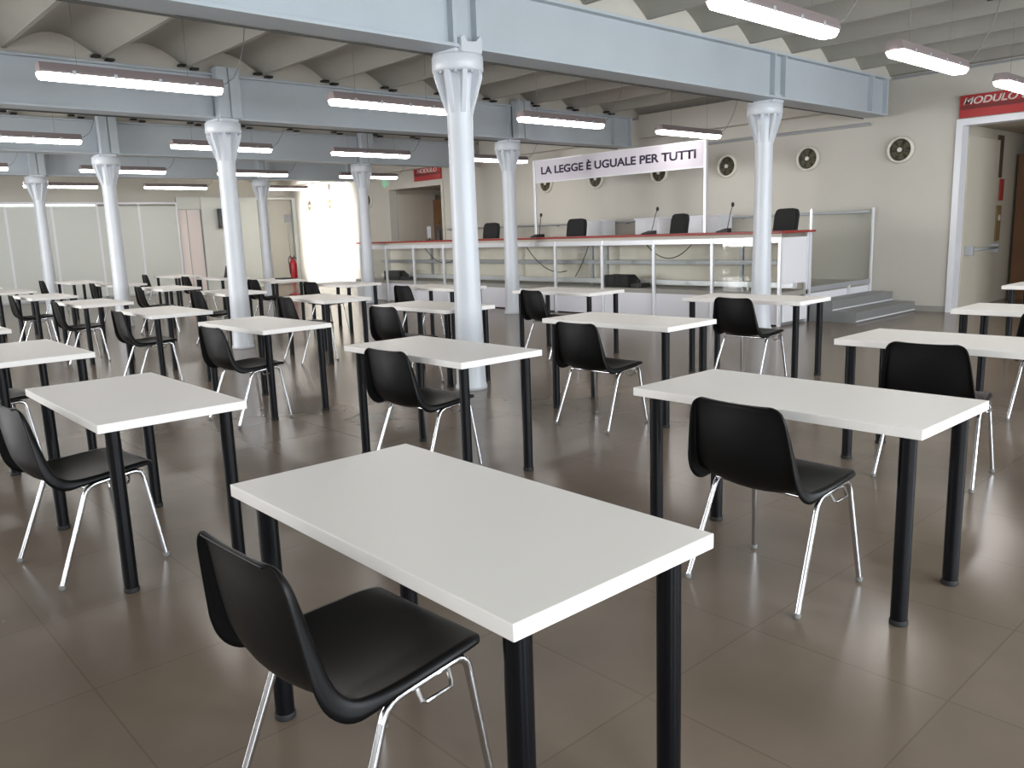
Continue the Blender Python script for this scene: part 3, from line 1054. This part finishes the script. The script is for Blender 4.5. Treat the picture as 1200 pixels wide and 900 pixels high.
for i, (y, a, l) in enumerate(((13.75, 0, 'black office chair behind the bench beside the thick middle column'),
                            (11.2, 0, 'black office chair behind the bench under the left half of the banner'),
                            (8.84, -22, 'black office chair behind the bench under the right end of the banner'),
                            (6.80, -18, 'black office chair at the right end of the bench, right of the column'))):
    o = oc0 if i == 0 else copy_tree(oc0)
    o.location = (11.75, y, 0.4705)
    o.rotation_euler = (0, 0, R(a))
    tag(o, l, 'office chair', 'office chairs behind the bench')

# white cabinets behind the bench
for y0, y1, l in ((11.15, 11.85, 'white low cabinet against the wall right of the left office chair'),
                  (9.73, 10.3, 'white low cabinet against the wall behind the middle microphone'),
                  (8.40, 9.1, 'white low cabinet against the wall left of the right column')):
    t = thing('cabinet', l, 'cabinet', (12.95, (y0 + y1) / 2, 0.4705), 0, 'white cabinets behind the bench')
    w = (y1 - y0) / 2
    bx('body', 'white', (-0.2, 0.2, -w, w, 0, 1.12), t, 0.004)
    bx('lid', 'white', (-0.22, 0.21, -w - 0.02, w + 0.02, 1.12, 1.15), t, 0.004)
    for s in (-1, 1):
        d = bx('door', 'white', (-0.215, -0.2, min(s * 0.005, s * (w - 0.01)), max(s * 0.005, s * (w - 0.01)), 0.03, 1.08), t, 0.002)
        bx('handle', 'alu', (-0.235, -0.216, s * 0.03 - 0.006, s * 0.03 + 0.006, 0.55, 0.67), d, 0.002)

t = thing('wall_handrail', 'grey handrail along the wall behind the bench', 'handrail', (XW, 0, 1.57))
bm = bmesh.new()
tube(bm, [(-0.08, 5.97, 0), (-0.08, 16.9, 0)], 0.022, 10)
obj('rail', bm, 'alumatt', t)
for y in (6.1, 8.3, 11.0, 13.0, 15.0, 16.8):
    bx('bracket', 'alumatt', (-0.08, -0.001, y - 0.015, y + 0.015, -0.04, -0.015), t)

# wedge speakers on the platform edge
def wedge():
    t = thing('wedge_speaker', '', 'speaker')
    bm = bmesh.new()
    prism(bm, [(-0.16, 0.0), (0.16, 0.0), (0.16, 0.09), (0.02, 0.2), (-0.16, 0.2)], 'y', -0.27, 0.27)
    bmesh.ops.bevel(bm, geom=list(bm.edges), offset=0.008, segments=2, affect='EDGES')
    obj('cabinet_body', bm, 'black', t)
    bm = bmesh.new()
    v = 0
    prism(bm, [(0.156, 0.10), (0.165, 0.11), (0.045, 0.205), (0.034, 0.196)], 'y', -0.24, 0.24)
    obj('grille', bm, 'blackp', t)
    bx('plinth', 'blackp', (-0.12, 0.12, -0.50, -0.27, 0.0, 0.07), t, 0.01)
    return t
w0 = wedge()
for i, (y, l) in enumerate(((8.98, 'black wedge speaker behind the clear bench front right of centre'),
                            (15.62, 'black wedge speaker at the left end of the bench'))):
    o = w0 if i == 0 else copy_tree(w0)
    o.location = (10.76, y, 0.471)
    tag(o, l, 'speaker', 'wedge speakers on the platform')

# monitor and bottle on the bench
t = thing('monitor', 'small monitor seen edge-on at the left part of the red bench top', 'monitor', (10.9, 14.5, 1.3255), R(-25))
bx('screen', 'alumatt', (-0.02, 0.02, -0.13, 0.13, 0.05, 0.30), t, 0.006)
bx('stand', 'blackp', (-0.08, 0.08, -0.09, 0.09, 0.0, 0.015), t, 0.004)
bx('neck', 'blackp', (-0.012, 0.012, -0.02, 0.02, 0.015, 0.06), t)
t = thing('desk_phone', 'black upright device beside the small monitor on the bench', 'device', (10.95, 14.22, 1.3255), 0)
bm = bmesh.new()
lathe(bm, [(0.055, 0), (0.055, 0.24), (0.04, 0.28), (0.02, 0.30), (0.02, 0.36), (0.005, 0.365)], 16)
obj('body', bm, 'blackp', t, sharp=40)

# drooping cables behind the clear front
def droop(y0, z0, y1, z1, sag, lab):
    pts = []
    for i in range(13):
        s = i / 12
        pts.append((BXF + 0.3, y0 + (y1 - y0) * s, z0 + (z1 - z0) * s - sag * 4 * s * (1 - s)))
    pipe('cable', lab, 'cable', pts, 0.008, 'wire', 'cables drooping under the bench')
droop(8.55, 1.22, 7.55, 1.22, 0.28, 'dark cable drooping under the bench beside the right column')
droop(14.6, 1.22, 13.2, 1.15, 0.34, 'dark cable drooping under the bench left of the thick middle column')
droop(11.4, 1.22, 10.3, 0.72, 0.2, 'dark cable drooping under the bench below the left microphone')
droop(9.75, 1.2, 10.1, 0.62, 0.05, 'dark cable hanging under the bench below the banner')

# ------------------------------------------------------------------ far end partition
YP = 25.0
bm = bmesh.new()
t = thing('partition', 'pale full-width partition of panels at the far left end of the hall', 'partition', (0, YP, 0))
XS = [-4.4, -2.5, -0.6, 1.3, 3.0, 5.05, 6.15, 7.3, 8.42, 9.5]
for i in range(len(XS) - 1):
    bx('panel', 'partition', (XS[i] + 0.03, XS[i + 1] - 0.03, 0.01, 0.04, 0.05, 2.55), t, 0.004)
for x in XS:
    bx('upright', 'white', (x - 0.03, x + 0.03, 0.0, 0.05, 0.0, 2.60), t, 0.004)
bx('top_rail', 'white', (XS[0], XS[-1] + 0.03, -0.01, 0.06, 2.60, 2.66), t, 0.004)
bx('daylight_gap_glow', 'slot', (4.9, 7.25, 0.0, 0.03, 2.552, 2.598), t)  # glowing strip added in place of daylight through a panel gap
bx('bottom_rail', 'alumatt', (XS[0], XS[-1], 0.0, 0.05, 0.0, 0.05), t)
# right part with doorway
bm = bmesh.new()
box(bm, 10.25, 12.05, YP, YP + 0.15, 0, 2.80)
box(bm, 13.28, XW, YP, YP + 0.15, 0, 2.80)
box(bm, 12.05, 13.28, YP, YP + 0.15, 2.74, 2.80)
box(bm, 9.53, 10.25, YP + 0.05, YP + 0.15, 2.45, 2.80)
struct(obj('wall_far_partition', bm, 'partition'))
d = struct(bx('door_5', 'pink', (9.56, 10.22, YP + 0.06, YP + 0.11, 0.005, 2.44), None, 0.004))
bx('leaf_joint', 'greydoor', (9.80, 9.815, YP + 0.052, YP + 0.0605, 0.02, 2.43), d)
d = struct(bx('door_6', 'greydoor', (12.07, 13.26, YP + 0.06, YP + 0.11, 0.005, 2.73), None, 0.004))
bx('door_handle', 'alumatt', (12.2, 12.34, YP + 0.02, YP + 0.06, 1.0, 1.03), d, 0.004)
t = thing('wall_screen', 'black screen on the far wall left of the column left of centre', 'screen', (10.85, YP, 2.16))
bx('frame', 'blackp', (-0.14, 0.3, -0.12, -0.05, -0.3, 0.3), t, 0.01)
bx('wall_mount', 'blackp', (-0.05, 0.15, -0.05, -0.001, -0.1, 0.1), t)

# fire extinguisher on a stand
t = thing('fire_extinguisher', 'red fire extinguisher on a pole stand before the grey far door', 'fire extinguisher', (10.62, 20.2, 0.0))
bm = bmesh.new()
lathe(bm, [(0.02, 0.42), (0.085, 0.43), (0.095, 0.46), (0.095, 0.80), (0.085, 0.86), (0.05, 0.905), (0.03, 0.92), (0.03, 0.95)], 24)
obj('cylinder', bm, 'extred', t, sharp=50)
bm = bmesh.new()
tube(bm, [(-0.03, 0, 0.94), (0.06, 0, 0.97), (0.11, 0, 0.95)], 0.014, 8)
tube(bm, [(-0.03, 0, 0.95), (0.05, 0, 1.02)], 0.012, 8)
obj('valve_lever', bm, 'blackp', t)
bm = bmesh.new()
pp = [(-0.03, 0, 0.95)] + [(-0.06 - 0.08 * math.sin(a), -0.02, 0.95 + 0.09 * math.cos(a * 0.9) - 0.05 * a) for a in [0.2 * k for k in range(1, 12)]] + [(-0.11, -0.02, 0.55)]
tube(bm, pp, 0.012, 8)
obj('hose', bm, 'blackp', t)
bm = bmesh.new()
lathe(bm, [(0.02, 0.0), (0.17, 0.0), (0.17, 0.02), (0.03, 0.035), (0.02, 0.06)], 24)
tube(bm, [(0, 0.11, 0.02), (0, 0.11, 1.0)], 0.012, 8)
tube(bm, [(0, 0, 0.03), (0, 0, 0.43)], 0.014, 8)
obj('stand', bm, 'extred', t, sharp=40)
bm = bmesh.new()
tube(bm, [(0, 0.11, 1.0), (0, 0.11, 2.1)], 0.008, 8)
obj('pole', bm, 'alumatt', t)
bx('sign_plate', 'alumatt', (-0.09, 0.09, 0.09, 0.13, 1.9, 2.1), t, 0.004)

# small black objects on far desks
t = thing('tablet_stand', 'small black slanted tablet on the far desk left of the column left of centre', 'tablet', (6.95, 15.98, 0.7405), R(30))
bm = bmesh.new()
box(bm, -0.008, 0.008, -0.09, 0.09, 0.0, 0.24, 0.003)
xform(bm, Matrix.Translation((0, 0, 0.004)) @ Matrix.Rotation(R(22), 4, 'Y'))
obj('screen', bm, 'blackp', t)
bx('foot', 'blackp', (-0.06, 0.08, -0.06, 0.06, 0.0, 0.012), t, 0.003)
t = tag(bx('notebook', 'blackp', (6.98, 7.2, 13.72, 14.02, 0.7405, 0.765), None, 0.004), 'flat black notebook on the desk before the fire extinguisher', 'notebook')

# ------------------------------------------------------------------ daylight and added fill lights
def area(name, loc, rot, sx, sy, power, col=(1, 1, 1), spread=None):
    l = bpy.data.lights.new(name, 'AREA')
    l.shape = 'RECTANGLE'
    l.size = sx
    l.size_y = sy
    l.energy = power
    l.color = col
    if spread:
        l.spread = spread
    o = bpy.data.objects.new(name, l)
    o.location = loc
    o.rotation_euler = rot
    C.objects.link(o)
    return o
for i, (a, b) in enumerate(WINX):
    area('window_and_fill_light', ((a + b) / 2, YR - 0.19, 1.9), (R(90), 0, 0), b - a, 2.4, 250, (0.87, 0.935, 1.0))
area('wall_patch_fill', (XB - 0.3, 23.05, 1.6), (0, R(-90), 0), 2.6, 2.3, 260, (1.0, 0.98, 0.95), R(6))  # added unseen light aimed at the bright stretch of bench wall
for y, pw in zip(BFILL, (25, 35, 90, 260, 420)):  # lights added behind the camera to raise the ambient level
    area('window_and_fill_light', (XB - 0.19, y, 1.9), (0, R(-90), 0), 2.4, 2.2, pw, (0.97, 0.98, 1.0))

w = bpy.data.worlds.new('World')
bpy.context.scene.world = w
w.use_nodes = True
w.node_tree.nodes['Background'].inputs['Color'].default_value = (0.75, 0.82, 0.9, 1)
w.node_tree.nodes['Background'].inputs['Strength'].default_value = 0.6

# ------------------------------------------------------------------ camera
f, yaw, pit, roll, h = 0.95777401, 0.83304359, 0.18290755, 0.03455183, 1.42881973
fw = Vector((math.cos(pit) * math.cos(yaw), math.cos(pit) * math.sin(yaw), -math.sin(pit)))
r = Vector((math.sin(yaw), -math.cos(yaw), 0))
d = fw.cross(r)
c, s = math.cos(roll), math.sin(roll)
r2 = c * r + s * d
d2 = -s * r + c * d
cam = bpy.data.cameras.new('camera')
cam.sensor_width = 36
cam.lens = f * 1000 / 1200 * 36
cam.clip_start = 0.05
co = bpy.data.objects.new('camera', cam)
C.objects.link(co)
mw = Matrix.Identity(4)
for i in range(3):
    mw[i][0] = r2[i]
    mw[i][1] = -d2[i]
    mw[i][2] = -fw[i]
mw[2][3] = h
co.matrix_world = mw
sc = bpy.context.scene
sc.camera = co
sc.view_settings.view_transform = 'Standard'
sc.view_settings.look = 'None'
sc.view_settings.exposure = 0.5
sc.view_settings.gamma = 1.0
sc.view_settings.use_curve_mapping = False
sc.cycles.max_bounces = 8
sc.cycles.diffuse_bounces = 5
sc.cycles.use_denoising = True
